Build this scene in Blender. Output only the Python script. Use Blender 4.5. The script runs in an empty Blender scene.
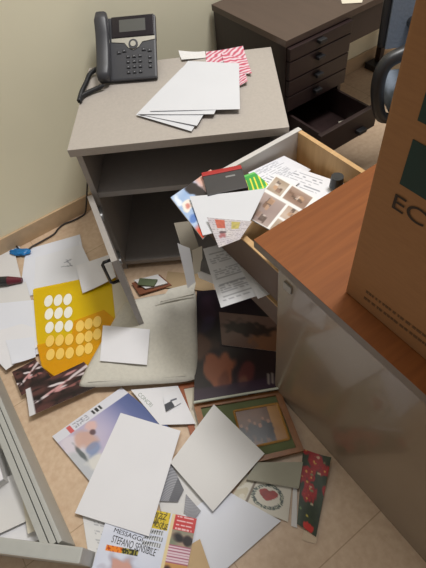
import bpy, bmesh, math, random
from mathutils import Vector, Matrix, noise
random.seed(7)
S = bpy.context.scene
C = S.collection
# ------------------------------------------------------------------ camera
FPX, PITCH, ROLL = 445.0, math.radians(52.9), math.radians(-9.4)
CAMZ = 1.33
F = Vector((0, math.cos(PITCH), -math.sin(PITCH)))
R0 = Vector((1, 0, 0)); U0 = R0.cross(F)
CR = math.cos(ROLL)*R0 + math.sin(ROLL)*U0
CU = -math.sin(ROLL)*R0 + math.cos(ROLL)*U0
cam = bpy.data.cameras.new('camera'); camo = bpy.data.objects.new('camera', cam); C.objects.link(camo)
m = Matrix((CR, CU, -F)).transposed().to_4x4(); m.translation = Vector((0, 0, CAMZ))
camo.matrix_world = m
cam.sensor_width = 36; cam.sensor_fit = 'AUTO'; cam.lens = FPX/568*36; cam.clip_start = .02
S.camera = camo

def ray(x, y): return F + CR*((x-213)/FPX) - CU*((y-284)/FPX)
def at(x, y, z):
    """surveyed point: where the sight line meets the level z"""
    d = ray(x, y); return Vector((0, 0, CAMZ)) + d*((z-CAMZ)/d.z)
PSI = math.radians(28); PHI = math.radians(-5.7)
UD = Vector((math.cos(PSI), math.sin(PSI), 0)); WD = Vector((-math.sin(PSI), math.cos(PSI), 0))
def room(u, w, z=0): return UD*u + WD*w + Vector((0, 0, z))
def on_u(x, y, u):
    d = ray(x, y); t = u/d.dot(UD); p = Vector((0, 0, CAMZ)) + d*t
    return p.dot(WD), p.z

# ------------------------------------------------------------------ materials
def lin(c):
    def g(v):
        v /= 255.0
        return v/12.92 if v <= .04045 else ((v+.055)/1.055)**2.4
    return tuple(g(v) for v in c)
MATS = {}
def mat(name, rgb, rough=.6, metal=0, var=.06, scale=12, stretch=(1, 1, 1), bump=0, spec=.5, coat=0):
    if name in MATS: return MATS[name]
    M = bpy.data.materials.new(name); M.use_nodes = True; MATS[name] = M
    nt = M.node_tree; b = nt.nodes['Principled BSDF']
    b.inputs['Roughness'].default_value = rough; b.inputs['Metallic'].default_value = metal
    b.inputs['Specular IOR Level'].default_value = spec; b.inputs['Coat Weight'].default_value = coat
    tc = nt.nodes.new('ShaderNodeTexCoord'); mp = nt.nodes.new('ShaderNodeMapping')
    mp.inputs['Scale'].default_value = stretch
    n = nt.nodes.new('ShaderNodeTexNoise'); n.inputs['Scale'].default_value = scale; n.inputs['Detail'].default_value = 5
    r = nt.nodes.new('ShaderNodeValToRGB'); c = lin(rgb)
    r.color_ramp.elements[0].position = .3; r.color_ramp.elements[1].position = .7
    r.color_ramp.elements[0].color = tuple(max(0, v*(1-var)) for v in c)+(1,)
    r.color_ramp.elements[1].color = tuple(min(1, v*(1+var)) for v in c)+(1,)
    L = nt.links.new
    L(tc.outputs['Object'], mp.inputs['Vector']); L(mp.outputs['Vector'], n.inputs['Vector'])
    L(n.outputs['Fac'], r.inputs['Fac']); L(r.outputs['Color'], b.inputs['Base Color'])
    if bump:
        bp = nt.nodes.new('ShaderNodeBump'); bp.inputs['Strength'].default_value = bump; bp.inputs['Distance'].default_value = .004
        L(n.outputs['Fac'], bp.inputs['Height']); L(bp.outputs['Normal'], b.inputs['Normal'])
    return M
def ink_mat(name, rough=.45):
    if name in MATS: return MATS[name]
    M = bpy.data.materials.new(name); M.use_nodes = True; MATS[name] = M
    nt = M.node_tree; b = nt.nodes['Principled BSDF']; b.inputs['Roughness'].default_value = rough
    a = nt.nodes.new('ShaderNodeAttribute'); a.attribute_name = 'ink'
    nt.links.new(a.outputs['Color'], b.inputs['Base Color'])
    return M

def wood_mat(name, c1, c2, rough, scale=1.0, coat=0.0):
    M = bpy.data.materials.new(name); M.use_nodes = True; MATS[name] = M
    nt = M.node_tree; b = nt.nodes['Principled BSDF']; b.inputs['Roughness'].default_value = rough
    b.inputs['Specular IOR Level'].default_value = .25; b.inputs['Coat Weight'].default_value = coat; b.inputs['Coat Roughness'].default_value = .25
    tc = nt.nodes.new('ShaderNodeTexCoord'); mp = nt.nodes.new('ShaderNodeMapping')
    mp.inputs['Scale'].default_value = (2*scale, 26*scale, 2*scale)
    n = nt.nodes.new('ShaderNodeTexNoise'); n.inputs['Scale'].default_value = 3; n.inputs['Detail'].default_value = 8
    n.inputs['Distortion'].default_value = .6
    r = nt.nodes.new('ShaderNodeValToRGB')
    r.color_ramp.elements[0].position = .25; r.color_ramp.elements[1].position = .75
    r.color_ramp.elements[0].color = lin(c1)+(1,); r.color_ramp.elements[1].color = lin(c2)+(1,)
    L = nt.links.new
    L(tc.outputs['Object'], mp.inputs['Vector']); L(mp.outputs['Vector'], n.inputs['Vector'])
    L(n.outputs['Fac'], r.inputs['Fac']); L(r.outputs['Color'], b.inputs['Base Color'])
    return M

def floor_mat():
    M = bpy.data.materials.new('floor_tile'); M.use_nodes = True
    nt = M.node_tree; b = nt.nodes['Principled BSDF']; b.inputs['Roughness'].default_value = .38
    L = nt.links.new
    tc = nt.nodes.new('ShaderNodeTexCoord')
    n = nt.nodes.new('ShaderNodeTexNoise'); n.inputs['Scale'].default_value = 55; n.inputs['Detail'].default_value = 6
    n2 = nt.nodes.new('ShaderNodeTexNoise'); n2.inputs['Scale'].default_value = 4; n2.inputs['Detail'].default_value = 4
    r = nt.nodes.new('ShaderNodeValToRGB')
    r.color_ramp.elements[0].position = .3; r.color_ramp.elements[0].color = lin((200, 171, 143))+(1,)
    r.color_ramp.elements[1].position = .7; r.color_ramp.elements[1].color = lin((214, 189, 161))+(1,)
    r2 = nt.nodes.new('ShaderNodeValToRGB')
    r2.color_ramp.elements[0].color = (.93, .92, .90, 1); r2.color_ramp.elements[1].color = (1, 1, 1, 1)
    r2.color_ramp.elements[0].position = .35; r2.color_ramp.elements[1].position = .65
    mx = nt.nodes.new('ShaderNodeMix'); mx.data_type = 'RGBA'; mx.blend_type = 'MULTIPLY'; mx.inputs['Factor'].default_value = 1
    L(tc.outputs['Object'], n.inputs['Vector']); L(tc.outputs['Object'], n2.inputs['Vector'])
    L(n.outputs['Fac'], r.inputs['Fac']); L(n2.outputs['Fac'], r2.inputs['Fac'])
    L(r.outputs['Color'], mx.inputs['A']); L(r2.outputs['Color'], mx.inputs['B'])
    # thin tile joints
    br = nt.nodes.new('ShaderNodeTexBrick'); br.offset = 0; br.inputs['Scale'].default_value = 1
    br.inputs['Brick Width'].default_value = .45; br.inputs['Row Height'].default_value = .45; br.inputs['Mortar Size'].default_value = .0015
    br.inputs['Color1'].default_value = (1, 1, 1, 1); br.inputs['Color2'].default_value = (1, 1, 1, 1); br.inputs['Mortar'].default_value = (.7, .66, .6, 1)
    mx2 = nt.nodes.new('ShaderNodeMix'); mx2.data_type = 'RGBA'; mx2.blend_type = 'MULTIPLY'; mx2.inputs['Factor'].default_value = 1
    L(tc.outputs['Object'], br.inputs['Vector']); L(mx.outputs['Result'], mx2.inputs['A']); L(br.outputs['Color'], mx2.inputs['B'])
    L(mx2.outputs['Result'], b.inputs['Base Color'])
    return M

def plastic_mat(name, rgb, alpha, rough=.3):
    """tinted see-through plastic sheet"""
    M = bpy.data.materials.new(name); M.use_nodes = True; MATS[name] = M
    nt = M.node_tree; b = nt.nodes['Principled BSDF']; b.inputs['Roughness'].default_value = rough
    b.inputs['Base Color'].default_value = lin(rgb)+(1,)
    t = nt.nodes.new('ShaderNodeBsdfTransparent'); t.inputs['Color'].default_value = lin(rgb)+(1,)
    mx = nt.nodes.new('ShaderNodeMixShader'); mx.inputs['Fac'].default_value = alpha
    n = nt.nodes.new('ShaderNodeTexNoise'); n.inputs['Scale'].default_value = 9
    bp = nt.nodes.new('ShaderNodeBump'); bp.inputs['Strength'].default_value = .25; bp.inputs['Distance'].default_value = .01
    L = nt.links.new; L(n.outputs['Fac'], bp.inputs['Height']); L(bp.outputs['Normal'], b.inputs['Normal'])
    out = nt.nodes['Material Output']
    L(t.outputs[0], mx.inputs[1]); L(b.outputs[0], mx.inputs[2]); L(mx.outputs[0], out.inputs['Surface'])
    return M

m_wall = mat('wall_paint', (237, 231, 204), .8, var=.025, scale=3, bump=.05)
m_floor = floor_mat()
m_base = mat('skirting_tile', (196, 168, 134), .45, var=.07, scale=30)
m_top = mat('grey_laminate_top', (172, 164, 156), .45, var=.05, scale=140)
m_grey = mat('grey_laminate', (158, 152, 147), .4, var=.03, scale=60)
m_edge = mat('pale_edge_band', (190, 182, 170), .45, var=.03, scale=60)
m_inner = mat('grey_carcass', (140, 132, 126), .45, var=.04, scale=40)
m_ped = mat('glossy_taupe_laminate', (130, 114, 96), .2, var=.05, scale=5, coat=.3)
m_pede = mat('dark_edge_band', (112, 100, 90), .4, var=.05, scale=30)
m_cherry = wood_mat('cherry_veneer', (116, 64, 26), (134, 78, 34), .6)
m_beech = wood_mat('beech_ply', (182, 146, 100), (204, 168, 122), .5)
m_shadeside = mat('shaded_drawer_side', (92, 72, 60), .5, var=.06)  # near side of the beech drawers, its shade put into a darker brown
m_lightlam = mat('light_laminate', (196, 192, 188), .4, var=.03)
m_dark = mat('dark_wenge', (46, 32, 31), .42, var=.12, scale=8, stretch=(1, 12, 1))
m_darkt = mat('dark_wenge_top', (80, 64, 56), .36, var=.08, scale=6, stretch=(10, 1, 1))
m_black = mat('black_plastic', (38, 38, 40), .4, var=.05)
m_phone = mat('charcoal_plastic', (58, 58, 62), .42, var=.04)
m_key = mat('phone_key', (40, 40, 44), .4, var=.04)
m_keyl = mat('key_legend', (140, 140, 145), .5, var=.02)
m_silver = mat('silver_plastic', (176, 172, 160), .35, metal=.3, var=.03)
m_lcd = mat('lcd_glass', (88, 88, 84), .2, var=.04)
m_bezel = mat('screen_bezel', (34, 28, 32), .15, var=.03)
m_metal = mat('brushed_metal', (150, 150, 150), .35, metal=.9)
m_blackmetal = mat('black_metal', (26, 26, 28), .35, metal=.3)
m_card = mat('brown_cardboard', (150, 106, 66), .8, var=.06, scale=30, stretch=(1, 1, 8))
m_green = mat('dark_green_ink', (20, 48, 42), .75, var=.08)
m_cink = mat('dark_brown_ink', (52, 38, 26), .8, var=.05)
m_canvas = mat('cream_canvas', (204, 200, 188), .9, var=.05, scale=90, bump=.25)
m_fabric = mat('grey_blue_fabric', (112, 122, 136), .9, var=.07, scale=160, bump=.2)
m_cable = mat('black_cable', (46, 38, 34), .5)
m_blue = mat('blue_tape', (24, 112, 176), .4, var=.15, scale=40)
m_glint = mat('glint_silver', (150, 146, 140), .35, metal=.2)
m_metalgrey = mat('grey_painted_steel', (176, 176, 170), .45, var=.03, scale=40)
m_groove = mat('dark_groove', (70, 72, 66), .6)
m_spine = mat('pages_edge', (214, 208, 192), .8, var=.08, scale=200)
m_goldf = mat('gold_frame', (172, 126, 62), .4, metal=.3, var=.15, scale=60)
m_brownf = mat('brown_gilt_frame', (138, 88, 44), .4, var=.15, scale=60)
m_orangef = mat('orange_wood_frame', (150, 78, 36), .45, var=.18, scale=40)
m_olive = mat('olive_mat', (92, 100, 60), .7, var=.12, scale=20)
m_red = mat('red_plastic', (164, 34, 34), .4)
m_darkcase = mat('dark_grey_case', (58, 56, 58), .45)
m_txtk = mat('black_print', (24, 24, 26), .6, var=.02)
m_txtg = mat('grey_print', (130, 130, 128), .6, var=.02)
m_txtw = mat('white_print', (236, 232, 226), .6, var=.02)
m_txty = mat('yellow_print', (214, 186, 40), .6, var=.03)
m_white = [mat('white_paper', (226, 225, 228), .75, var=.015, scale=8), mat('off_white_paper', (216, 214, 212), .75, var=.02, scale=8),
           mat('cool_white_paper', (222, 224, 232), .75, var=.015, scale=8), mat('ivory_paper', (212, 204, 186), .75, var=.03, scale=8)]
m_ink = ink_mat('printed_paper'); m_inkg = ink_mat('glossy_print', .28)
m_yel = plastic_mat('yellow_plastic', (250, 226, 30), .5)
m_ora = plastic_mat('orange_yellow_plastic', (252, 214, 40), .35)
m_clearo = mat('amber_label', (240, 200, 96), .5, var=.04)
m_clear = mat('milky_label', (238, 236, 224), .5, var=.04)

# ------------------------------------------------------------------ mesh helpers
def bx(bm, x0, x1, y0, y1, z0, z1, bev=0.0, M=None):
    t = bmesh.new(); bmesh.ops.create_cube(t, size=1)
    for v in t.verts:
        v.co = Vector((x0+(v.co.x+.5)*(x1-x0), y0+(v.co.y+.5)*(y1-y0), z0+(v.co.z+.5)*(z1-z0)))
    if bev: bmesh.ops.bevel(t, geom=t.edges[:], offset=bev, segments=2, affect='EDGES', profile=.7)
    merge(bm, t, M)
def merge(bm, t, M=None):
    if M is not None: bmesh.ops.transform(t, matrix=M, verts=t.verts)
    idx = {}
    for v in t.verts: idx[v] = bm.verts.new(v.co)
    for f in t.faces:
        try: bm.faces.new([idx[v] for v in f.verts])
        except ValueError: pass
    t.free()
def cyl(bm, p, q, r, n=16, r2=None):
    p, q = Vector(p), Vector(q); d = q-p; t = bmesh.new()
    bmesh.ops.create_cone(t, cap_ends=True, segments=n, radius1=r, radius2=r if r2 is None else r2, depth=d.length)
    merge(bm, t, Matrix.Translation((p+q)/2) @ d.to_track_quat('Z', 'Y').to_matrix().to_4x4())
def tube(bm, pts, r, n=8):
    pts = [Vector(p) for p in pts]; rings = []; prev = None
    for i, p in enumerate(pts):
        d = (pts[min(i+1, len(pts)-1)]-pts[max(i-1, 0)]).normalized()
        if prev is None: a = d.orthogonal().normalized()
        else: a = (prev-d*prev.dot(d)).normalized()
        prev = a; b = d.cross(a); rr = r(i/(len(pts)-1)) if callable(r) else r
        rings.append([bm.verts.new(p+(a*math.cos(k*2*math.pi/n)+b*math.sin(k*2*math.pi/n))*rr) for k in range(n)])
    for A, B in zip(rings, rings[1:]):
        for k in range(n): bm.faces.new((A[k], A[(k+1) % n], B[(k+1) % n], B[k]))
    bm.faces.new(rings[0][::-1]); bm.faces.new(rings[-1])
def smooth_path(pts, n=8):
    pts = [Vector(p) for p in pts]; out = []
    for i in range(len(pts)-1):
        p0, p1, p2, p3 = pts[max(i-1, 0)], pts[i], pts[i+1], pts[min(i+2, len(pts)-1)]
        for k in range(n):
            t = k/n
            out.append(.5*((2*p1)+(p2-p0)*t+(2*p0-5*p1+4*p2-p3)*t*t+(3*p1-p0-3*p2+p3)*t**3))
    out.append(pts[-1]); return out
def prism(bm, poly, z0, z1):
    """extrude a level outline (list of xy) from z0 to z1"""
    lo = [bm.verts.new((p[0], p[1], z0)) for p in poly]; hi = [bm.verts.new((p[0], p[1], z1)) for p in poly]
    n = len(poly); bm.faces.new(hi); bm.faces.new(lo[::-1])
    for k in range(n): bm.faces.new((lo[k], lo[(k+1) % n], hi[(k+1) % n], hi[k]))
def obj(name, bm, m, parent=None, loc=None, smooth=False):
    bmesh.ops.recalc_face_normals(bm, faces=bm.faces)
    me = bpy.data.meshes.new(name); bm.to_mesh(me); bm.free(); me.materials.append(m)
    if smooth:
        for p in me.polygons: p.use_smooth = True
    o = bpy.data.objects.new(name, me); C.objects.link(o)
    if parent: o.parent = parent
    if loc is not None: o.location = loc
    return o
def tag(o, label, cat, group=None, kind=None):
    o['label'] = label; o['category'] = cat
    if group: o['group'] = group
    if kind: o['kind'] = kind
    return o
def thing(name, label, cat, loc=(0, 0, 0), rz=0, group=None):
    o = bpy.data.objects.new(name, None); C.objects.link(o); o.location = loc; o.rotation_euler = (0, 0, rz)
    o.empty_display_size = .05
    return tag(o, label, cat, group)
def box_part(name, m, parent, *a, bev=.0):
    bm = bmesh.new(); bx(bm, *a, bev=bev); return obj(name, bm, m, parent)
def struct(name, bm, m):
    o = obj(name, bm, m); o['kind'] = 'structure'; return o

# ------------------------------------------------------------------ sheets
def sheet(name, label, cat, px, z, m=None, pic=None, lifts=(0, 0, 0, 0), wave=.0012, group=None, n=(8, 10), th=.0007, world=None, rest=None):
    """a sheet of paper through four surveyed corners (TL, TR, BR, BL); z one level or four"""
    zs = z if isinstance(z, (tuple, list)) else (z,)*4
    P = world or [at(x, y, q) for (x, y), q in zip(px, zs)]
    c = (P[0]+P[1]+P[2]+P[3])/4
    if not isinstance(z, (tuple, list)): c.z = z
    nx, ny = n if not pic else (max(n[0], 44), max(n[1], 56))
    sd = random.uniform(0, 50)
    nrm = (P[1]-P[0]).cross(P[3]-P[0])
    nrm.normalize()
    if nrm.z < 0: nrm = -nrm
    def pt(s, t):
        p = (P[0]*(1-s)+P[1]*s)*(1-t)+(P[3]*(1-s)+P[2]*s)*t
        k = (lifts[0]*((1-s)*(1-t))**2+lifts[1]*(s*(1-t))**2+lifts[2]*(s*t)**2+lifts[3]*((1-s)*t)**2)
        k += wave*(.5+.5*math.sin(sd+3.1*s+2.3*t)*math.cos(sd*2+2.7*t-1.2*s))
        return p+nrm*k
    me = bpy.data.meshes.new(name); vs = []; fs = []; cols = []
    for side in (1, 0):
        for j in range(ny+1):
            for i in range(nx+1):
                s, t = i/nx, j/ny
                vs.append(tuple(pt(s, t)+nrm*(th*side)-c))
                if pic: cols.append(lin(pic(s, t) if side else (230, 228, 224))+(1,))
    N = (nx+1)*(ny+1)
    idx = lambda i, j, k: k*N+j*(nx+1)+i
    for j in range(ny):
        for i in range(nx):
            a, b, d, e = idx(i, j, 0), idx(i+1, j, 0), idx(i+1, j+1, 0), idx(i, j+1, 0)
            fs.append((a, e, d, b)); fs.append((a+N, b+N, d+N, e+N))
    ring = [(i, 0) for i in range(nx)]+[(nx, j) for j in range(ny)]+[(i, ny) for i in range(nx, 0, -1)]+[(0, j) for j in range(ny, 0, -1)]
    for (a, b) in zip(ring, ring[1:]+ring[:1]):
        q = [idx(*a, 0), idx(*b, 0), idx(*b, 1), idx(*a, 1)]; k0 = len(vs)
        vs += [vs[i] for i in q]; fs.append(tuple(range(k0, k0+4)))
        if pic: cols += [lin((224, 222, 216))+(1,)]*4
    me.from_pydata(vs, [], fs)
    if pic:
        at_ = me.color_attributes.new('ink', 'FLOAT_COLOR', 'POINT')
        for k, col in enumerate(cols): at_.data[k].color = col
    me.materials.append(m or (m_ink if pic else m_white[0]))
    for k, p in enumerate(me.polygons): p.use_smooth = k < 2*nx*ny
    o = bpy.data.objects.new(name, me); C.objects.link(o); o.location = c
    tag(o, label, cat, group)
    o_axes[o.name] = (P, c, nrm)
    return o
o_axes = {}
def text(name, body, m, parent, O, X, N, height, width=None, th=.0006, spacing=1.0):
    """flat lettering: O lower-left corner, X reading direction, N facing (parent-local coordinates)"""
    cu = bpy.data.curves.new('tmp', 'FONT'); cu.body = body; cu.size = 1; cu.space_character = spacing
    cu.fill_mode = 'BOTH'; cu.extrude = 0
    t = bpy.data.objects.new('tmp', cu); C.objects.link(t)
    bpy.context.view_layer.update()
    me = bpy.data.meshes.new_from_object(t.evaluated_get(bpy.context.evaluated_depsgraph_get()))
    bpy.data.objects.remove(t); bpy.data.curves.remove(cu)
    xs = [v.co.x for v in me.vertices]; ys = [v.co.y for v in me.vertices]
    x0, x1, y0, y1 = min(xs), max(xs), min(ys), max(ys)
    X = Vector(X).normalized(); N = Vector(N).normalized(); Y = N.cross(X)
    sy = height/(y1-y0); sx = sy if width is None else width/(x1-x0)
    for v in me.vertices: v.co = Vector(O)+X*((v.co.x-x0)*sx)+Y*((v.co.y-y0)*sy)+N*th
    me.name = name; me.materials.append(m)
    o = bpy.data.objects.new(name, me); C.objects.link(o); o.parent = parent
    return o
def sheet_text(par, body, m, s, t, height, width, name='lettering', th=.0022, ds=(1, 0)):
    P, c, nrm = o_axes[par.name]
    q = lambda s, t: (P[0]*(1-s)+P[1]*s)*(1-t)+(P[3]*(1-s)+P[2]*s)*t
    O = q(s, t)-c; X = q(s+.1*ds[0], t+.1*ds[1])-q(s, t)
    return text(name, body, m, par, O, X, nrm, height, width, th)

# picture helpers
def mixc(a, b, k): return tuple(a[i]*(1-k)+b[i]*k for i in range(3))
def nz(x, y, s=0.0): return .5+.5*noise.noise(Vector((x, y, s)))
def inr(s, t, a, b, c, d): return a <= s <= b and c <= t <= d

def blob(s, t, cs, ct, rs, rt, soft=.5):
    d = math.hypot((s-cs)/rs, (t-ct)/rt); d += .6*noise.noise(Vector((s*9, t*9, cs*7)))
    return max(0, min(1, (1+soft/2-d)/soft))
# ------------------------------------------------------------------ the room
WALLW = 1.585
bm = bmesh.new(); bx(bm, -3.2, 3.6, -2.2, WALLW+.12, -.06, 0); o = struct('floor', bm, m_floor); o.rotation_euler[2] = PSI
bm = bmesh.new(); bx(bm, -3.2, 3.6, WALLW, WALLW+.12, 0, 2.7); o = struct('wall_back', bm, m_wall); o.rotation_euler[2] = PSI
bm = bmesh.new(); bx(bm, -3.2, 3.6, WALLW-.010, WALLW, 0, .078, bev=.002); o = struct('baseboard_back', bm, m_base); o.rotation_euler[2] = PSI

# ------------------------------------------------------------------ grey cabinet
CT = .575
cFL = at(67, 150.4, CT); AD = Vector((math.cos(PHI), math.sin(PHI), 0)); BD = Vector((-math.sin(PHI), math.cos(PHI), 0))
cab = thing('storage_cabinet', 'small grey office cabinet with open shelf and left door hanging open, telephone on top', 'cabinet', (cFL.x, cFL.y, 0), PHI)
CW, CD = .640, .47
box_part('top_panel', m_top, cab, 0, CW, 0, CD, CT-.025, CT, bev=.0015)
box_part('side_panel', m_grey, cab, .012, .030, .016, CD-.01, 0, CT-.0252, bev=.001)
box_part('side_panel', m_grey, cab, CW-.030, CW-.012, .016, CD-.01, 0, CT-.0252, bev=.001)
box_part('back_panel', m_inner, cab, .0302, CW-.0302, CD-.02, CD-.012, .03, CT-.0252)
SZ = .392
box_part('shelf', m_grey, cab, .0302, CW-.0302, .018, CD-.0202, SZ-.02, SZ, bev=.001)
box_part('bottom_shelf', m_grey, cab, .0302, CW-.0302, .018, CD-.0202, .024, .044, bev=.001)
box_part('plinth', m_inner, cab, .0302, CW-.0302, .06, .075, 0, .0238)
# door swung open: hinge at the left front edge
dl = .31; hinge = Vector((.014, .014)); tip = at(118, 262, .395)-Vector((cFL.x, cFL.y, 0)); 
tip = Vector((tip.dot(AD), tip.dot(BD))); dv = (tip-hinge).normalized()
ang = math.atan2(dv.y, dv.x)
Md = Matrix.Translation((hinge.x, hinge.y, 0)) @ Matrix.Rotation(ang, 4, 'Z')
bm = bmesh.new(); bx(bm, 0, dl, -.018, 0, .03, .392, bev=.0012, M=Md); door = obj('door', bm, m_grey, cab)
bm = bmesh.new()      # D handle on the outer face
hp = [(dl-.04, -.018, .36), (dl-.04, -.040, .36), (dl-.04, -.046, .352), (dl-.04, -.046, .268), (dl-.04, -.040, .26), (dl-.04, -.018, .26)]
tube(bm, [Md @ Vector(p) for p in hp], .005, 10); obj('door_handle', bm, m_blackmetal, door, smooth=True)
for zz in (.10, .33):
    bm = bmesh.new(); cyl(bm, Md @ Vector((.045, .0, zz)), Md @ Vector((.045, .006, zz)), .017, 20)
    bx(bm, .005, .04, .0, .010, zz-.012, zz+.012, bev=.002, M=Md)
    obj('hinge', bm, m_metal, door)

# ------------------------------------------------------------------ cherry-topped pedestal
PT = .64
ped = thing('drawer_pedestal', 'taupe office pedestal with cherry wood top and pulled-out drawers, carrying the cardboard carton', 'pedestal', room(.377, .50), PSI)
PW, PD = .44, .95          # u width, w depth (w runs from the front at 0 back to -PD)
box_part('top_panel', m_cherry, ped, 0, PW, -PD, 0, PT-.0008, PT, bev=.0002)
box_part('edge_band', m_pede, ped, 0, PW, -PD, 0, PT-.024, PT-.0009, bev=.001)
box_part('side_panel', m_ped, ped, .004, .022, -PD+.01, -.075, 0, PT-.0242, bev=.001)
box_part('side_panel', m_ped, ped, PW-.022, PW-.004, -PD+.01, -.075, 0, PT-.0242, bev=.001)
box_part('back_panel', m_ped, ped, .0222, PW-.0222, -PD+.01, -PD+.025, 0, PT-.0242)
box_part('divider', m_inner, ped, .0222, PW-.0222, -.45, -.08, .04, .058)
box_part('glint_plate', m_glint, ped, .0, .0038, -.118, -.095, .570, .592, bev=.001)  # silver plate painting in small bright reflections on the side panel
def drawer(y1, z0, z1, wall=.014):
    """drawer box pulled out to y1 (its front), built from two sides, a bottom and a back"""
    bm = bmesh.new(); x0, x1 = .028, PW-.028; yb = -.17
    bx(bm, x0, x0+wall, yb, y1, z1-.004, z1); bx(bm, x1-wall, x1, yb, y1, z0, z1, bev=.001)
    bx(bm, x0+wall, x1-wall, yb, y1, z0+.004, z0+.012); bx(bm, x0+wall, x1-wall, yb, yb+wall, z0+.012, z1-.01)
    d = obj('drawer', bm, m_beech, ped)
    bm = bmesh.new(); bx(bm, x0, x0+wall, yb, y1, z0, z1-.0041); obj('drawer_side', bm, m_shadeside, d)
    bm = bmesh.new(); bx(bm, x0-.001, x1+.001, y1+.0002, y1+.016, z0-.012, z1+.002, bev=.001); obj('drawer_front', bm, m_lightlam, d)
    bm = bmesh.new(); hx = (x0+x1)/2
    tube(bm, [(hx-.05, y1+.016, z1-.05), (hx-.05, y1+.036, z1-.05), (hx+.05, y1+.036, z1-.05), (hx+.05, y1+.016, z1-.05)], .004)
    obj('drawer_handle', bm, m_blackmetal, d)
    return d
drawer(.300, .440, .555)
drawer(.09, .335, .420)

# ------------------------------------------------------------------ carton on the pedestal
cu, cw = .424, .288
box = thing('cardboard_carton', 'large brown cardboard carton with dark green squares and letters EC on its side', 'carton', room(cu, cw, PT), PSI)
bm = bmesh.new(); bx(bm, 0, .33, -.62, 0, .0005, .66, bev=.004); carton = obj('carton_body', bm, m_card, box)
def face(px):   # surveyed point on the carton's side, in its own coordinates
    w, z = on_u(*px, cu); return Vector((-.0006, w-cw, z-PT))
def patch(name, a, b, m):
    bm = bmesh.new(); bx(bm, -.0012, -.0004, min(a[0], b[0]), max(a[0], b[0]), min(a[1], b[1]), max(a[1], b[1])); return obj(name, bm, m, box)
tl, bl = face((413, 138.7)), face((400, 183.3))
sq = abs(tl.z-bl.z)
patch('green_square', (bl.y, bl.z), (bl.y-sq, bl.z+sq), m_green)
u2 = face((418, 120))
patch('green_square', (u2.y, u2.z), (u2.y-sq, u2.z+sq), m_green)
e0, e1 = face((392, 207)), face((424, 221))
et = face((398, 193))
text('carton_lettering', 'EC', m_cink, box, (-.0006, e0.y, e0.z), (0, -1, 0), (-1, 0, 0), (et.z-e0.z)*.95, width=abs(e1.y-e0.y)*1.04)
bm = bmesh.new()
for row, (pa, pb) in enumerate((((366, 292), (424, 336)), ((364, 298), (420, 341)))):
    a, b = face(pa), face(pb); x = a.y; k = 0
    L = abs(b.y-a.y)
    while x > a.y-L*1.25:
        wd = random.uniform(.003, .009); zc = a.z+(b.z-a.z)*abs(x-a.y)/L
        bx(bm, -.001, -.0004, x-wd, x, zc, zc+.0055); x -= wd+random.choice((.0015, .0015, .004))
obj('small_print', bm, mat('faded_brown_ink', (98, 68, 42), .8), box)
bm = bmesh.new(); bx(bm, .15, .18, -.62, 0, .6601, .6606); obj('packing_tape', bm, m_spine, box)

# ------------------------------------------------------------------ dark desk with drawers
DT = .61
duv = room(1.026, 1.140)
desk = thing('desk', 'dark brown wooden desk by the wall with a stack of drawers, lowest drawer open', 'desk', duv, PSI)
DD = WALLW-1.140-.014
box_part('desktop', m_darkt, desk, 0, 1.07, 0, DD, DT-.022, DT, bev=.0015)
box_part('apron', m_dark, desk, .302, 1.05, .004, .022, .49, DT-.0222, bev=.001)
box_part('leg', m_dark, desk, 1.005, 1.035, DD-.06, DD-.03, .0302, DT-.0222)
box_part('foot', m_black, desk, .955, 1.045, DD-.08, DD-.01, 0, .03, bev=.004)
bm = bmesh.new()
bx(bm, .004, .022, .004, DD-.004, .05, DT-.0222, bev=.001); bx(bm, .282, .300, .004, DD-.004, .05, DT-.0222, bev=.001)
bx(bm, .022, .282, DD-.02, DD-.006, .05, DT-.0222); bx(bm, .022, .282, .02, DD-.02, .05, .066)
obj('pedestal_body', bm, m_dark, desk)
for x, y in ((.03, .03), (.26, .03), (.03, DD-.04), (.26, DD-.04)):
    bm = bmesh.new(); cyl(bm, (x+.01, y+.01, 0), (x+.01, y+.01, .05), .018); obj('castor', bm, m_black, desk)
for z0, z1 in ((.542, .584), (.474, .538), (.414, .470), (.354, .410)):
    bm = bmesh.new(); bx(bm, .006, .298, -.014, .0035, z0, z1, bev=.002); dr = obj('drawer', bm, m_dark, desk)
    bm = bmesh.new(); zk = (z0+z1)/2+.008; bx(bm, .126, .158, -.034, -.0142, zk-.006, zk+.006, bev=.003); obj('knob', bm, m_black, dr)
DO = -.175
bm = bmesh.new()
bx(bm, .024, .034, DO, .2, .22, .328, bev=.001); bx(bm, .270, .280, DO, .2, .22, .328, bev=.001); bx(bm, .034, .270, DO, .2, .22, .228); bx(bm, .034, .270, .19, .2, .228, .31)
dr = obj('drawer', bm, m_dark, desk)
bm = bmesh.new(); bx(bm, .006, .298, DO-.018, DO-.0002, .245, .338, bev=.002); obj('drawer_front', bm, m_dark, dr)
bm = bmesh.new(); bx(bm, .19, .23, DO-.040, DO-.0182, .262, .278, bev=.004); obj('knob', bm, m_black, dr)
box_part('drawer', m_dark, desk, .006, .298, -.014, .0035, .056, .205, bev=.002)
sheet('paper_scrap', 'tiny cream paper scrap in the open drawer of dark desk', 'paper', [(338, 122), (345, 120), (346, 123), (340, 125)], .2285, m_white[3], n=(3, 3))
sheet('paper_sheet', 'cream paper lying on the dark desk top by the wall', 'paper', [(338, -12), (366, -14), (362, 3), (342, 4)], DT+.0003, m_white[3])

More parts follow.
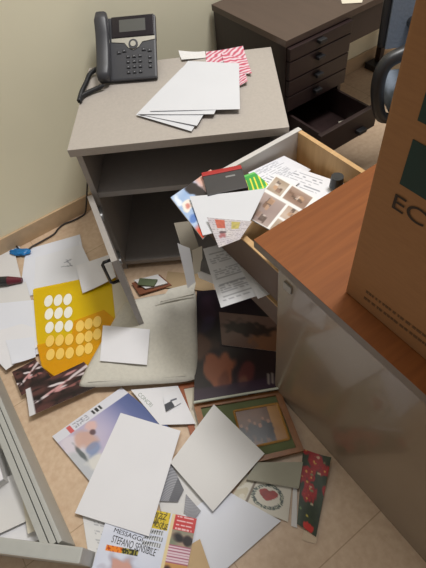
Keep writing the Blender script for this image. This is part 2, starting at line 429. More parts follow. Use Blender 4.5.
# ------------------------------------------------------------------ office chair
ch = thing('office_chair', 'grey-blue upholstered office chair with black curved armrest behind the carton', 'chair', (.885, 1.175, 0), math.radians(-6))
bm = bmesh.new(); bx(bm, -.23, .23, -.22, .22, .43, .50, bev=.025); obj('seat', bm, m_fabric, ch, smooth=True)
def backpt(x, z): return Vector((x, .23+.10*(z-.5)-.12*(x*x), z))
bm = bmesh.new(); g = []
for j in range(9):
    z = .56+j*.50/8
    for sgn in (0, 1): g.append([bm.verts.new(backpt(-.22+i*.44/8, z)+Vector((0, .05*sgn, 0))) for i in range(9)])
for j in range(8):
    for i in range(8):
        a, b = g[2*j], g[2*j+2]; bm.faces.new((a[i], a[i+1], b[i+1], b[i]))
        a, b = g[2*j+1], g[2*j+3]; bm.faces.new((a[i], b[i], b[i+1], a[i+1]))
for j in range(8):
    for i in (0, 8): bm.faces.new((g[2*j][i], g[2*j+1][i], g[2*j+3][i], g[2*j+2][i]))
for i in range(8):
    for j in (0, 16): bm.faces.new((g[j][i], g[j+1][i], g[j+1][i+1], g[j][i+1]))
obj('backrest', bm, m_fabric, ch, smooth=False)
bm = bmesh.new()
fr = [backpt(-.225, .56), backpt(-.228, .8), backpt(-.225, 1.04), backpt(-.19, 1.075), backpt(.19, 1.075), backpt(.225, 1.04), backpt(.228, .8), backpt(.225, .56)]
tube(bm, smooth_path([p+Vector((0, .025, 0)) for p in fr]), .016, 10); obj('back_frame', bm, m_black, ch, smooth=True)
for s in (-1, 1):
    bm = bmesh.new()
    pa = [(s*.19, .05, .422), (s*.25, .05, .43), (s*.278, .05, .50), (s*.285, .05, .57), (s*.268, .055, .612), (s*.22, .065, .63), (s*.17, .10, .632), (s*.15, .2, .635), (s*.15, .255, .635)]
    tube(bm, smooth_path(pa), lambda t: .016+.006*math.sin(math.pi*t), 12); obj('armrest', bm, m_black, ch, smooth=True)
bm = bmesh.new(); bx(bm, -.04, .04, .16, .30, .405, .4298); tube(bm, [(0, .30, .41), (0, .33, .5), (0, .32, .62)], .02); obj('back_bracket', bm, m_black, ch)
bm = bmesh.new(); cyl(bm, (0, 0, .1), (0, 0, .4298), .025); obj('gas_lift', bm, m_black, ch)
for k in range(5):
    a = k*2*math.pi/5+.3; bm = bmesh.new(); e = Vector((math.cos(a)*.27, math.sin(a)*.27, .075))
    tube(bm, [(math.cos(a)*.02, math.sin(a)*.02, .105), e], lambda t: .022-.008*t); lg = obj('leg', bm, m_black, ch)
    bm = bmesh.new(); tt = Vector((-math.sin(a), math.cos(a), 0))*.022; cyl(bm, e+tt-Vector((0, 0, .047)), e-tt-Vector((0, 0, .047)), .028); obj('castor', bm, m_black, lg)

# ------------------------------------------------------------------ desk telephone
pb = at(114, 85, CT); pr = at(158, 81.5, CT); pd = (pr-pb); prz = math.atan2(pd.y, pd.x)
ph = thing('desk_telephone', 'charcoal desk telephone with handset and dark screen on the grey cabinet', 'telephone', pb, prz)
PWID = pd.length; tilt = math.radians(38); PH = .208
Mp = Matrix.Translation((0, 0, .014)) @ Matrix.Rotation(tilt, 4, 'X')      # face plane: x across, y up the face
HS = -.046
bm = bmesh.new(); bx(bm, HS, PWID, 0, PH*.62, -.018, 0, bev=.006, M=Mp); bx(bm, HS, PWID, PH*.60, PH, -.022, -.004, bev=.006, M=Mp); obj('phone_body', bm, m_phone, ph)
bm = bmesh.new(); yb = PH*math.cos(tilt); zb = PH*math.sin(tilt)
bx(bm, 0, PWID-.02, .03, .05, .0005, .03, bev=.002); bx(bm, .01, PWID-.03, yb*.55, yb*.75, .0005, zb*.58, bev=.004); obj('stand', bm, m_black, ph)
bm = bmesh.new(); bx(bm, .004, PWID-.004, PH*.66, PH*.985, -.0038, .004, bev=.002, M=Mp); sc = obj('screen_bezel', bm, m_bezel, ph)
bm = bmesh.new(); bx(bm, .030, PWID-.032, PH*.74, PH*.93, .0041, .0046, M=Mp); obj('screen', bm, m_lcd, sc)
bm = bmesh.new()      # silver band dipping round the navigation ring
t = bmesh.new(); W = PWID
poly = [(.002, .652*PH), (.002, .60*PH), (.30*W, .575*PH), (.38*W, .50*PH), (.50*W, .455*PH), (.62*W, .50*PH), (.70*W, .575*PH), (W-.002, .60*PH), (W-.002, .652*PH)]
prism(t, poly, .0002, .0022); merge(bm, t, Mp); obj('silver_band', bm, m_silver, ph)
bm = bmesh.new(); cyl(bm, Mp @ Vector((.5*W, .545*PH, .0022)), Mp @ Vector((.5*W, .545*PH, .005)), .0155, 28); nv = obj('navigation_ring', bm, m_phone, ph)
bm = bmesh.new(); cyl(bm, Mp @ Vector((.5*W, .545*PH, .0051)), Mp @ Vector((.5*W, .545*PH, .0065)), .009, 24); obj('navigation_button', bm, m_silver, nv)
def key(x, y, w=.012, h=.008, name='key', m=m_key):
    bm = bmesh.new(); bx(bm, x-w/2, x+w/2, y-h/2, y+h/2, .0002, .0032, bev=.001, M=Mp); k = obj(name, bm, m, ph)
    bm = bmesh.new(); bx(bm, x-.0018, x+.0018, y-.0014, y+.0014, .0033, .0036, M=Mp); obj('key_legend', bm, m_keyl, k)
for r in range(4):
    for c in range(3): key(W*(.37+c*.135), PH*(.36-r*.082))
for r in range(3): key(W*.86, PH*(.33-r*.075), name='side_key')
for x in (.17, .29, .73, .86): key(W*x, PH*(.435+.02*(x in (.29, .73))), .014, .009, name='soft_key')
bm = bmesh.new()      # handset lying along the left side
xc = HS/2-.001; prof = []
hs = [(0.0, .030), (.02, .034), (.05, .026), (.10, .023), (.15, .025), (.19, .035), (.215, .030)]
rings = []
for k, (y, hgt) in enumerate(hs):
    yy = y-.004; w = .023 if k not in (0, 6) else .018; ring = []
    for q in range(12):
        a = q*2*math.pi/12; ring.append(bm.verts.new(Mp @ Vector((xc+w*math.copysign(abs(math.cos(a))**.6, math.cos(a)), yy, .002+hgt/2+hgt/2*math.copysign(abs(math.sin(a))**.6, math.sin(a))))))
    rings.append(ring)
for A, B in zip(rings, rings[1:]):
    for q in range(12): bm.faces.new((A[q], A[(q+1) % 12], B[(q+1) % 12], B[q]))
bm.faces.new(rings[0][::-1]); bm.faces.new(rings[-1]); obj('handset', bm, m_phone, ph, smooth=True)
# coiled cord
inv = (Matrix.Translation(pb) @ Matrix.Rotation(prz, 4, 'Z')).inverted()
base = [inv @ at(x, y, z) for x, y, z in ((104.5, 85, .592), (96, 89, .586), (88, 92.5, .585), (82, 96, .585), (79.5, 101, .584), (80.5, 96, .588), (82.5, 90, .588), (86.5, 82, .588), (90, 74, .588), (96, 69.5, .595), (100, 68.5, .605))]
sp = smooth_path(base, 40); hel = []; aa = 0
for i, p in enumerate(sp):
    d = (sp[min(i+1, len(sp)-1)]-sp[max(i-1, 0)]).normalized(); n1 = d.cross(Vector((0, 0, 1))).normalized(); n2 = d.cross(n1)
    aa += 1.15; rad = .0060*min(1, min(i, len(sp)-1-i)/20)
    hel.append(p+(n1*math.cos(aa)+n2*math.sin(aa))*rad)
bm = bmesh.new(); tube(bm, hel, .0027, 6); obj('cord', bm, m_black, ph, smooth=True)

# ------------------------------------------------------------------ papers on the cabinet top
G = 'white sheets fanned out on the grey cabinet'
z = CT+.0005
def stripes(s, t):
    k = .5+.5*math.sin((s*6+t*3+.35*noise.noise(Vector((s*5, t*5, 1))))*6.283)
    return mixc((192, 84, 108), mixc((232, 206, 212), (208, 196, 204), nz(s*6, t*6)), max(0, min(1, (k-.3)*2.6)))
sheet('paper_leaflet', 'pink and white striped leaflet sticking out furthest back on the grey cabinet', 'leaflet', [(206, 53), (243, 48), (247, 60), (206, 64)], z, pic=stripes, lifts=(.004, .006, .002, 0))
sheet('paper_leaflet', 'pink striped leaflet under the right edge of fanned white sheets', 'leaflet', [(222, 55), (247, 60), (252, 76), (226, 73)], z+.002, pic=lambda s, t: stripes(t, s), lifts=(.006, .004, .008, 0))
sheet('paper_leaflet', 'small torn pink striped slip beside the fanned white sheets', 'leaflet', [(232, 72), (246, 76), (248, 84), (230, 90)], z+.004, pic=lambda s, t: stripes(t*.7, s), lifts=(0, .006, .009, 0))
sheet('envelope', 'crumpled grey-white envelope just right of the telephone', 'envelope', [(179, 54), (205, 52), (206, 58), (182, 62)], z, m_white[1], lifts=(.008, .002, 0, .004), wave=.004)
m_fan = mat('copier_paper', (204, 205, 209), .8, var=.015, scale=8)
z = CT+.006
for k, (px, lab) in enumerate([
    ([(182, 68), (226, 76), (191.5, 131.5), (136, 115)], 'lowest white sheet of the fan on grey cabinet, corner nearest the front edge'),
    ([(185, 66), (230, 70), (197, 126.5), (138, 114)], 'second white sheet from the bottom of the fan on grey cabinet'),
    ([(187, 63), (236, 67), (214, 115), (140, 114.5)], 'third white sheet from the bottom of the fan on grey cabinet'),
    ([(188, 61.5), (239, 63.5), (240, 109.5), (150, 111.5)], 'topmost white sheet of the fan on grey cabinet')]):
    sheet('paper_sheet', lab, 'paper', px, z, m_fan, group=G, lifts=(0, 0, .002*(3-k) % .003, 0)); z += .0028

# ------------------------------------------------------------------ things in and on the pulled-out drawer
def letter(s, t, ink=(150, 152, 160), paper=(226, 226, 230), rows=22, a=.08, b=.92):
    if a < s < b and .06 < t < .94:
        k = t*rows
        if .3 < k % 1 < .62 and nz(s*14, int(k)*3.7) > .42 and s < a+(b-a)*(.55+.45*nz(int(k)*5.1, 2)): return ink
    return paper
sheet('letter', 'white printed letter lying deepest in the beech drawer by its front', 'paper', [(248, 173), (284, 156), (311, 170), (272, 194)], (.522, .512, .475, .5), pic=letter)
sheet('letter', 'white printed letter along the right side of the beech drawer', 'paper', [(283, 163), (344, 184), (316, 212), (262, 190)], (.485, .495, .51, .505), pic=lambda s, t: letter(s, t, rows=12))
sheet('letter', 'white letter with blank middle under the photo page in drawer', 'paper', [(270, 172), (300, 182), (275, 205), (246, 192)], (.506, .506, .516, .516), pic=lambda s, t: letter(s, t, rows=9))
def green(s, t):
    k = abs((s+t*.5) % .5-.25)
    return (236, 224, 70) if .08 < k < .15 and .25 < t else (58, 158, 66) if .1 < t < .9 else (104, 190, 96)
sheet('leaflet', 'green and yellow leaflet beside the dark case in the drawer', 'leaflet', [(238, 178), (254, 172), (270, 186), (252, 194)], (.535, .533, .528, .535), pic=green)
def cover1(s, t):
    c = mixc((112, 148, 200), (206, 216, 230), nz(s*3+3, t*4))
    c = mixc(c, (214, 164, 148), max(0, min(1, (s-.50)*6))); c = mixc(c, (228, 194, 184), .7*blob(s, t, .72, .30, .12, .2))
    c = mixc(c, (40, 32, 34), blob(s, t, .48+.25*(t-.2), .22, .12, .36, .3)); c = mixc(c, (232, 224, 214), blob(s, t, .16, .36, .10, .12, .25))
    c = mixc(c, (186, 90, 80), .7*blob(s, t, .16, .37, .05, .05)); c = mixc(c, (236, 240, 244), .8*blob(s, t, .06, .16, .06, .12))
    c = mixc(c, (66, 106, 180), .8*blob(s, t, .14, .62, .12, .08))
    return mixc(c, mixc((212, 70, 42), (150, 30, 30), s), max(0, min(1, (t-.74)*9)))
sheet('magazine', 'blue and skin-toned magazine poking out of the drawer at its far left corner', 'magazine', [(171, 199), (211, 171), (238, 198), (203, 240)], (.560, .560, .552, .560), pic=cover1, th=.005)
# dark case with a red back
cc = (at(212, 176, .575)+at(238, 174, .575)+at(238, 188, .575)+at(212, 191, .575))/4; cc.z = .5665
case = thing('document_case', 'dark grey case with red rim lying on the magazine in the drawer', 'case', cc, math.radians(3))
box_part('case_body', m_darkcase, case, -.052, .052, -.040, .034, 0, .012, bev=.002)
box_part('red_rim', m_red, case, -.053, .053, .0342, .050, 0, .013, bev=.002)
bm = bmesh.new(); bx(bm, .005, .03, .012, .018, .0121, .0124); obj('case_label', bm, m_txtg, case)
sheet('paper_sheet', 'blank white sheet spread across the magazine and newspaper in the drawer', 'paper', [(190, 198), (266, 189), (249, 224), (203, 236)], (.569, .582, .578, .568), m_fan, lifts=(.004, 0, 0, 0), wave=.002)
def news(s, t):
    if inr(s, t, .18, .40, .05, .36): return mixc((210, 100, 62), (150, 60, 44), nz(s*12, t*10))
    if inr(s, t, .55, .75, .08, .40): return mixc((206, 186, 84), (140, 130, 70), nz(s*12, t*10, 3))
    c = mixc((206, 198, 190), (176, 168, 178), nz(s*3, t*3, 3))
    if (t*13) % 1 < .4 and nz(s*24, int(t*13)*2.1) > .45: c = mixc(c, (120, 112, 116), .55)
    c = mixc(c, (146, 64, 66), .8*blob(s, t, .28, .62, .10, .12)); return mixc(c, (60, 52, 56), .7*blob(s, t, .30, .52, .10, .04))
sheet('newspaper', 'folded colour newspaper hanging over the near edge of beech drawer', 'newspaper', [(207, 218), (252, 222), (240, 240), (219, 248)], (.582, .586, .572, .566), pic=news, th=.002)
def kitchen(s, t):
    def room_pic(a, b, base, sd):
        g = .5+.25*math.sin(a*3+sd)+.2*(nz(a*4, b*4, sd)-.5)
        c = mixc((206, 190, 178), base, max(0, min(1, g)))
        for q in range(7):     # furniture, openings, lights
            x0 = nz(q*2.7+sd, 1.3)*1.1-.15; y0 = nz(q*3.9, sd+2.1)*1.0-.1; w_ = .08+.3*nz(q*5.3, sd*1.7+3); h_ = .06+.3*nz(sd+q, q*1.9+7)
            if x0 < a+.15*(b-.5) < x0+w_ and y0 < b < y0+h_: c = mixc(c, ((70, 54, 48), (190, 150, 118), (226, 214, 204), (112, 84, 70), (150, 122, 108))[q % 5], .7)
        return c
    for k, (a, b, c, d, base) in enumerate(((.02, .58, .02, .56, (138, 118, 116)), (.64, .97, .02, .37, (110, 88, 60)), (.64, .97, .42, .90, (120, 88, 72)), (.30, .58, .62, .96, (150, 118, 96)), (.02, .26, .62, .96, (150, 130, 110)))):
        if inr(s, t, a, b, c, d): return room_pic((s-a)/(b-a), (t-c)/(d-c), base, k*3.3)
    return (230, 228, 226)
sheet('magazine', 'magazine page with interior photos lying in the drawer beside the cherry top', 'magazine', [(243, 216), (276, 176), (318, 200), (286, 240)], (.548, .53, .53, .545), pic=kitchen, m=m_inkg, th=.003)
tc = at(337, 180, .53); bm = bmesh.new(); cyl(bm, (0, 0, -.02), (0, 0, .012), .018, 24, .016); cyl(bm, (0, 0, .012), (0, 0, .0125), .010, 24)
tag(obj('bottle_cap', bm, m_black, loc=tc), 'black round cap at right side of the beech drawer', 'cap')

# ------------------------------------------------------------------ papers spilling from the lower drawer
sheet('folder', 'grey-beige card folder standing at the front of lower drawer', 'folder', [(174, 223), (190, 221), (204, 262), (186, 262)], (.40, .40, .32, .32), m_inner and mat('grey_card', (150, 142, 128), .8), wave=.002)
sheet('paper_sheet', 'narrow white paper hanging left of the beige folder edge by cabinet bottom', 'paper', [(178, 243), (190, 248), (196, 282), (188, 288)], (.36, .37, .30, .27), m_white[2], wave=.003)
sheet('paper_sheet', 'cream folded slip between hanging white papers below the drawer', 'paper', [(192, 250), (202, 246), (203, 272), (194, 274)], (.375, .38, .315, .315), m_white[3], wave=.002)
sheet('photo_print', 'dark small photo print tucked behind the printed form under the drawer', 'photo', [(199, 250), (207, 247), (214, 276), (198, 270)], (.37, .37, .32, .32), mat('dark_photo', (92, 88, 84), .4, var=.3, scale=40))
sheet('paper_sheet', 'white slip jutting below the printed form left corner', 'paper', [(196, 268), (212, 274), (216, 285), (199, 278)], (.318, .318, .316, .316), m_white[0])
def form(s, t):
    p = (214, 214, 216)
    for y in (.12, .24, .55, .66, .86):
        if abs(t-y) < .006 and .1 < s < .92: return (150, 150, 152)
    for x in (.35, .7):
        if abs(s-x) < .005 and .24 < t < .66: return (156, 156, 158)
    return letter(s, t, (160, 160, 164), p, 30)
sheet('printed_form', 'white printed form draped over the lower drawer, largest of the hanging papers', 'paper', [(203, 249), (239, 240), (272, 291), (221, 308)], (.428, .431, .426, .385), pic=form, wave=.002)
sheet('paper_sheet', 'white sheet showing under the printed form at its right corner', 'paper', [(236, 262), (262, 270), (273, 293), (258, 299)], (.4225, .4235, .4225, .4225), m_white[1])

# ------------------------------------------------------------------ floor litter, back to front
GP = 'white sheets scattered by the wall'
sheet('paper_sheet', 'white sheet nearest the skirting, under blue tape, lying furthest back on floor', 'paper', [(26, 250), (80, 234.5), (90, 285), (19, 298)], .002, m_white[2], group=GP)
def scrib(s, t):
    for (a, b, c, d) in ((.55, .35, .72, .30), (.5, .42, .7, .48), (.62, .28, .68, .5)):
        q = ((s-a)*(c-a)+(t-b)*(d-b))/((c-a)**2+(d-b)**2)
        if 0 < q < 1 and abs((s-a)*(d-b)-(t-b)*(c-a))/math.hypot(c-a, d-b) < .010: return (150, 152, 162)
    return (222, 223, 228)
sheet('paper_sheet', 'white sheet with pencil scribbles above the yellow folder', 'paper', [(36, 258), (82, 246), (98, 280), (34, 300)], .0045, pic=scrib, group=GP, lifts=(.004, .006, .008, .008), wave=.003)
sheet('paper_sheet', 'white sheet at left frame edge beneath the blue tape', 'paper', [(-14, 252), (14, 249), (22, 282), (-20, 300)], .007, m_white[1], group=GP)
sheet('paper_sheet', 'pale blue-grey sheet against the skirting left of the blue tape', 'paper', [(-12, 240), (17, 240), (21, 250), (-12, 262)], .0035, mat('pale_blue_paper', (196, 204, 214), .75, var=.02))
for k, (px, lab, mi) in enumerate([
    ([(-20, 296), (26, 282), (40, 330), (-18, 340)], 'off-white sheet left of the yellow folder, half under it', 1),
    ([(-22, 306), (34, 300), (48, 352), (-12, 366)], 'ivory-tinted sheet overlapping the left side of the yellow folder corner', 2),
    ([(-24, 338), (22, 324), (54, 334), (8, 372)], 'white sheet with shadowed fold left of the dark photo collage', 0),
    ([(6, 341), (34, 337), (36, 357), (14, 366)], 'crumpled pale sheet just above the dark photo collage', 2)]):
    sheet('paper_sheet', lab, 'paper', px, .0085+.0026*k, m_white[mi], group=GP, lifts=(.004, 0, 0, .014), wave=.0016)
# dark collage photographs
def collage(s, t):
    c = mixc((34, 22, 26), (88, 54, 52), max(0, min(1, (nz(s*3, t*4, 4)-.35)*3)))
    for q in range(11):        # pale sleeves and faces scattered over a dark ground
        x, y = nz(q*2.3, 5.5)*1.5-.25, nz(q*3.7, 8.2)*1.5-.25; ar = .6*(q % 3)-.5
        k = blob(s+(t-y)*ar, t+(s-x)*ar*.6, x, y, .10+.03*(q % 3), .045, .5)
        c = mixc(c, ((226, 214, 216), (206, 150, 150), (236, 226, 228), (150, 96, 92))[q % 4], .9*k)
    return mixc(c, (20, 14, 18), .7*max(0, min(1, (nz(s*9, t*8, 1)-.6)*6)))
def framed(s, t): return (214, 212, 214) if s < .07 else collage(s, t)
sheet('photo_print', 'dark brown photo collage by the grey drawer, left one of the two', 'photo', [(12, 372), (36, 360), (52, 378), (22, 396)], .024, m=m_inkg, pic=collage, lifts=(0, .004, 0, .002))
sheet('photo_print', 'dark photo collage with white border between yellow folder and barcode magazine', 'photo', [(26, 390), (84, 362), (104, 384), (30, 417)], .0285, m=m_inkg, pic=framed, lifts=(.002, 0, .003, .003))
# black-red pen tube at the frame edge
bm = bmesh.new(); a, b = at(-14, 282, .03), at(22, 280, .022)
cyl(bm, (0, 0, 0), (b-a)*.62, .018, 16); o = obj('marker_barrel', bm, m_black)
mk = thing('marker_pen', 'thick dark marker with red tip lying on papers at left frame edge', 'marker', a); o.parent = mk
bm = bmesh.new(); cyl(bm, (b-a)*.622, (b-a)*1.0, .018, 16, .010); obj('marker_cap', bm, mat('dark_red_plastic', (96, 22, 38), .4), mk)
# cable and blue tape
cp = [at(-20, 214, .02), at(0, 229, .016), at(12, 240, .012), at(20, 250, .012), at(27, 250, .012), at(33, 246, .010), at(44, 240, .008), at(54, 234, .006), at(58, 229, .006), at(64, 224, .006), at(72, 221, .006), at(80, 217, .006), at(85, 213, .008)]
wz = lambda x, y: (lambda d: Vector((0, 0, CAMZ))+d*((WALLW-.018)/d.dot(WD)))(ray(x, y))
cp += [wz(86.3, 205), wz(87, 190), wz(88, 172)]
bm = bmesh.new(); tube(bm, smooth_path(cp), .0035, 8); tag(obj('cable', bm, m_cable, smooth=True), 'thin black cable running along the skirting and up behind the cabinet', 'cable')
bm = bmesh.new(); bp = at(20, 252, .014)
bmesh.ops.create_icosphere(bm, subdivisions=3, radius=1)
for v in bm.verts:
    k = 1+.35*noise.noise(v.co*2.2)+.12*noise.noise(v.co*6); v.co = Vector((v.co.x*.045*k, v.co.y*.018*k, v.co.z*.010*k))
o = tag(obj('adhesive_tape', bm, m_blue, loc=bp), 'crumpled blue tape wrapped round the cable by the skirting', 'tape'); o.rotation_euler[2] = math.radians(-14)

# ---- yellow perforated folder
fold = thing('plastic_folder', 'translucent yellow plastic folder with rows of white ovals on the floor', 'folder', at(72, 325, .021))
fo = fold.location.copy()
def ys(px, zz): return [at(x, y, zz)-fo for x, y in px]
def slab(name, px, zz, th, m, par, sag=0):
    P = ys(px, zz); bm = bmesh.new(); prism(bm, [(p.x, p.y) for p in P], P[0].z, P[0].z+th); return obj(name, bm, m, par)
cov = slab('front_cover', [(33, 290), (76, 281), (112, 277), (130, 300), (114, 356), (98, 352), (92, 362), (72, 372), (58, 378), (42, 366), (37, 340)], .022, .0018, m_yel, fold)
slab('rear_cover', [(34, 289), (78, 280), (114, 276), (128, 300), (112, 352), (94, 360), (58, 371), (40, 360)], .0185, .0015, m_yel, fold)
slab('pocket', [(37, 345), (71, 338), (74, 321), (104, 310), (114, 318), (112, 352), (98, 353), (92, 364), (72, 374), (58, 379), (42, 367)], .0255, .0014, m_ora, fold)
spots = [(48.5+9.6*c+.5*r, y-.8*c, y > 337) for r, y in enumerate((301, 314, 327.5, 341, 354.5)) for c in range(3)]
spots += [(80+8.6*c, y-2.2*c, True) for y in (326, 338.5, 350.5) for c in range(3) if not (c == 2 and y > 345)]
for x, y, over in spots:
    zz = .0270 if over else .0239
    ce = at(x, y, zz)-fo; rx = (at(x+4.1, y, zz)-at(x-4.1, y, zz)).length/2; ry = (at(x, y+5.6, zz)-at(x, y-5.6, zz)).length/2
    bm = bmesh.new(); prism(bm, [(ce.x+rx*math.cos(k*math.pi/10), ce.y+ry*math.sin(k*math.pi/10)) for k in range(20)], ce.z, ce.z+.0006)
    obj('oval_window', bm, m_clearo if over else m_clear, cov)
# white sheet leaning by the door
sheet('paper_sheet', 'white sheet lying over the top corner of the yellow folder beside the open door', 'paper', [(76, 266), (109, 255), (117, 279), (83, 294)], (.030, .030, .034, .030), m_white[0], lifts=(0, 0, .012, .004))
sheet('paper_sheet', 'ivory sheet beneath the open cabinet door right of yellow folder', 'paper', [(112, 284), (125, 282), (136, 322), (116, 324)], .027, m_white[3])

# ---- canvas bag
cz = .012
BP = [at(126, 304, cz), at(197, 291, cz), at(199, 384, cz), at(77, 391, cz)]
bag = thing('canvas_bag', 'flat cream canvas bag lying on the floor in front of grey cabinet', 'bag', (BP[0]+BP[1]+BP[2]+BP[3])/4)
bo = bag.location.copy(); bm = bmesh.new(); nx, ny = 28, 28; gt = []; gb = []
for j in range(ny+1):
    rt, rb = [], []
    for i in range(nx+1):
        s, t = i/nx, j/ny
        # rounded corners
        ss, tt = s*2-1, t*2-1
        k = 1-.05*(abs(ss)**6)*(abs(tt)**6)
        s2, t2 = (ss*k+1)/2, (tt*k+1)/2
        p = (BP[0]*(1-s2)+BP[1]*s2)*(1-t2)+(BP[3]*(1-s2)+BP[2]*s2)*t2
        e = max(0, (1-abs(ss)**5))*max(0, (1-abs(tt)**5))
        h = .017*e**.45+.004*e*noise.noise(Vector((s*3.2, t*3.2, 1)))+.003*e*noise.noise(Vector((s*11, t*9, 5)))
        p = p-bo; rt.append(bm.verts.new((p.x, p.y, .020+h))); rb.append(bm.verts.new((p.x, p.y, .018 if e < .02 else .016)))
    gt.append(rt); gb.append(rb)
for j in range(ny):
    for i in range(nx):
        bm.faces.new((gt[j][i], gt[j+1][i], gt[j+1][i+1], gt[j][i+1])); bm.faces.new((gb[j][i], gb[j][i+1], gb[j+1][i+1], gb[j+1][i]))
rg = [(0, i) for i in range(nx)]+[(j, nx) for j in range(ny)]+[(ny, i) for i in range(nx, 0, -1)]+[(j, 0) for j in range(ny, 0, -1)]
for a, b in zip(rg, rg[1:]+rg[:1]): bm.faces.new((gt[a[0]][a[1]], gt[b[0]][b[1]], gb[b[0]][b[1]], gb[a[0]][a[1]]))
body = obj('bag_body', bm, m_canvas, bag, smooth=True)
def bagpt(s, t, h): return (BP[0]*(1-s)+BP[1]*s)*(1-t)+(BP[3]*(1-s)+BP[2]*s)*t-bo+Vector((0, 0, h))
bm = bmesh.new(); tube(bm, smooth_path([bagpt(s, .955, .0295+.002*math.sin(s*9)) for s in [x/10 for x in range(1, 10)]]), .0018, 6); obj('seam', bm, m_canvas, body)
bm = bmesh.new(); st = smooth_path([bagpt(.50, .17, .038), bagpt(.6, .155, .041), bagpt(.8, .14, .040), bagpt(.97, .13, .032)]); tube(bm, st, .0035, 8); obj('zip_edge', bm, m_canvas, body)
bm = bmesh.new(); P4 = [bagpt(.55, .14, .037), bagpt(.97, .10, .032), bagpt(1.0, -.04, .03), bagpt(.62, -.02, .03)]
up = Vector((0, 0, .004)); lo = [bm.verts.new(p) for p in P4]; hi = [bm.verts.new(p+up) for p in P4]
bm.faces.new(hi); bm.faces.new(lo[::-1])
for k in range(4): bm.faces.new((lo[k], lo[(k+1) % 4], hi[(k+1) % 4], hi[k]))
obj('flap', bm, m_canvas, bag)
sheet('paper_card', 'blank white card lying on the canvas bag and yellow folder', 'card', [(103, 325.5), (150, 329.5), (147, 365), (100, 361)], .0545, m_white[0], th=.0012, wave=.0002)
# small booklets behind the bag
for k, (px, lab, m_) in enumerate([
    ([(132, 284), (160, 276), (172, 286), (140, 296)], 'brown-covered booklet lowest of the pile between bag and cabinet', mat('brown_cover', (120, 70, 44), .6, var=.2)),
    ([(134, 281), (158, 276), (168, 284), (146, 290)], 'white booklet in the middle of the pile between bag and cabinet', m_white[1]),
    ([(140, 279), (158, 281), (154, 287), (138, 286)], 'dark green booklet on top of pile between bag and cabinet', mat('green_cover', (86, 96, 66), .6, var=.2))]):
    sheet('booklet', lab, 'booklet', px, .006+.008*k, m_, th=.006, lifts=(0, .004, 0, .003), group='booklets behind the canvas bag')
sheet('card_piece', 'tan cardboard piece on the floor beneath the hanging printed form', 'cardboard', [(168, 272), (212, 276), (214, 292), (164, 288)], .004, mat('tan_card', (170, 146, 112), .8), th=.003)

# ---- frames and posters in the shade of the pedestal
def poster(s, t):
    c = mixc((22, 18, 26), (48, 34, 44), nz(s*4, t*4, 2))
    c = mixc(c, (104, 74, 60), .8*blob(s, t, .10, .55, .13, .10)); c = mixc(c, (70, 46, 62), .6*blob(s, t, .14, .2, .1, .12))
    c = mixc(c, (60, 52, 84), .5*blob(s, t, .15, .36, .08, .07))
    c = mixc(c, (146, 86, 62), blob(s, t, .27, .76, .17, .16, .3)); c = mixc(c, (96, 52, 42), .6*blob(s, t, .34, .86, .06, .08))
    c = mixc(c, (120, 56, 56), .7*blob(s, t, .60, .82, .10, .07)); c = mixc(c, (140, 100, 80), .6*blob(s, t, .56, .90, .05, .05))
    if t > .90: c = mixc(c, (58, 38, 62), .7)
    if .8 < s < .92 and .86 < t < .95 and (s*24) % 1 < .35: c = (150, 140, 136)
    return c
pf = sheet('poster', 'large dark glossy picture with pale bottom edge between bag and taupe pedestal', 'poster', [(197, 292), (278, 285), (283, 388), (194, 403)], (.016, .016, .034, .034), pic=poster, m=m_inkg, th=.004, wave=.0006)
P, c, nr = o_axes[pf.name]
bm = bmesh.new(); a, b = P[3]-c, P[2]-c; tube(bm, [a+Vector((0, 0, .0055)), b+Vector((0, 0, .0055))], .0038, 8); obj('edge_strip', bm, mat('pale_green_strip', (196, 200, 184), .35), pf)
sheet('poster', 'brownish print lying across the dark picture next to the pedestal', 'poster', [(219, 312), (276, 318), (280, 352), (222, 345)], .034, pic=lambda s, t: mixc(mixc((116, 92, 84), (136, 96, 72), blob(s, t, .85, .8, .3, .45)), (40, 32, 34), .9*blob(s, t, .5, .42, .42, .2)), m=m_inkg)
def frame(name, label, px, z0, z1, bar, m_bar, m_mat, pic, inner, slope=None):
    P = [at(x, y, z0) for x, y in px]; c = (P[0]+P[1]+P[2]+P[3])/4; c.z = 0
    t = thing(name, label, 'picture frame', (c.x, c.y, z0))
    Q = [p-Vector((c.x, c.y, z0)) for p in P]
    f = lambda s, u: (Q[0]*(1-s)+Q[1]*s)*(1-u)+(Q[3]*(1-s)+Q[2]*s)*u
    for (a, b, a2, b2) in ((( 0, 0), (1, 0), (1-bar, bar), (bar, bar)), ((1, 0), (1, 1), (1-bar, 1-bar), (1-bar, bar)), ((1, 1), (0, 1), (bar, 1-bar), (1-bar, 1-bar)), ((0, 1), (0, 0), (bar, bar), (bar, 1-bar))):
        bm = bmesh.new(); prism(bm, [(f(*k).x, f(*k).y) for k in (a, b, a2, b2)], 0, z1-z0); obj('frame_bar', bm, m_bar, t)
    bm = bmesh.new(); prism(bm, [(f(*k).x, f(*k).y) for k in ((bar, bar), (1-bar, bar), (1-bar, 1-bar), (bar, 1-bar))], .001, (z1-z0)*.5); obj('mount', bm, m_mat, t)
    if pic:
        tmp = sheet('picture', '', '', None, z0, pic=pic, m=m_inkg, world=[f(*k)+Vector((0, 0, (z1-z0)*.5+.0004)) for k in inner], wave=0)
        for kk in ('label', 'category'): del tmp[kk]
        tmp.parent = t
        bm = bmesh.new(); I = [f(*k) for k in inner]
        for a, b in zip(I, I[1:]+I[:1]): tube(bm, [a+Vector((0, 0, (z1-z0)*.5+.002)), b+Vector((0, 0, (z1-z0)*.5+.002))], .0035, 6)
        obj('slip_frame', bm, m_goldf, t)
    return t
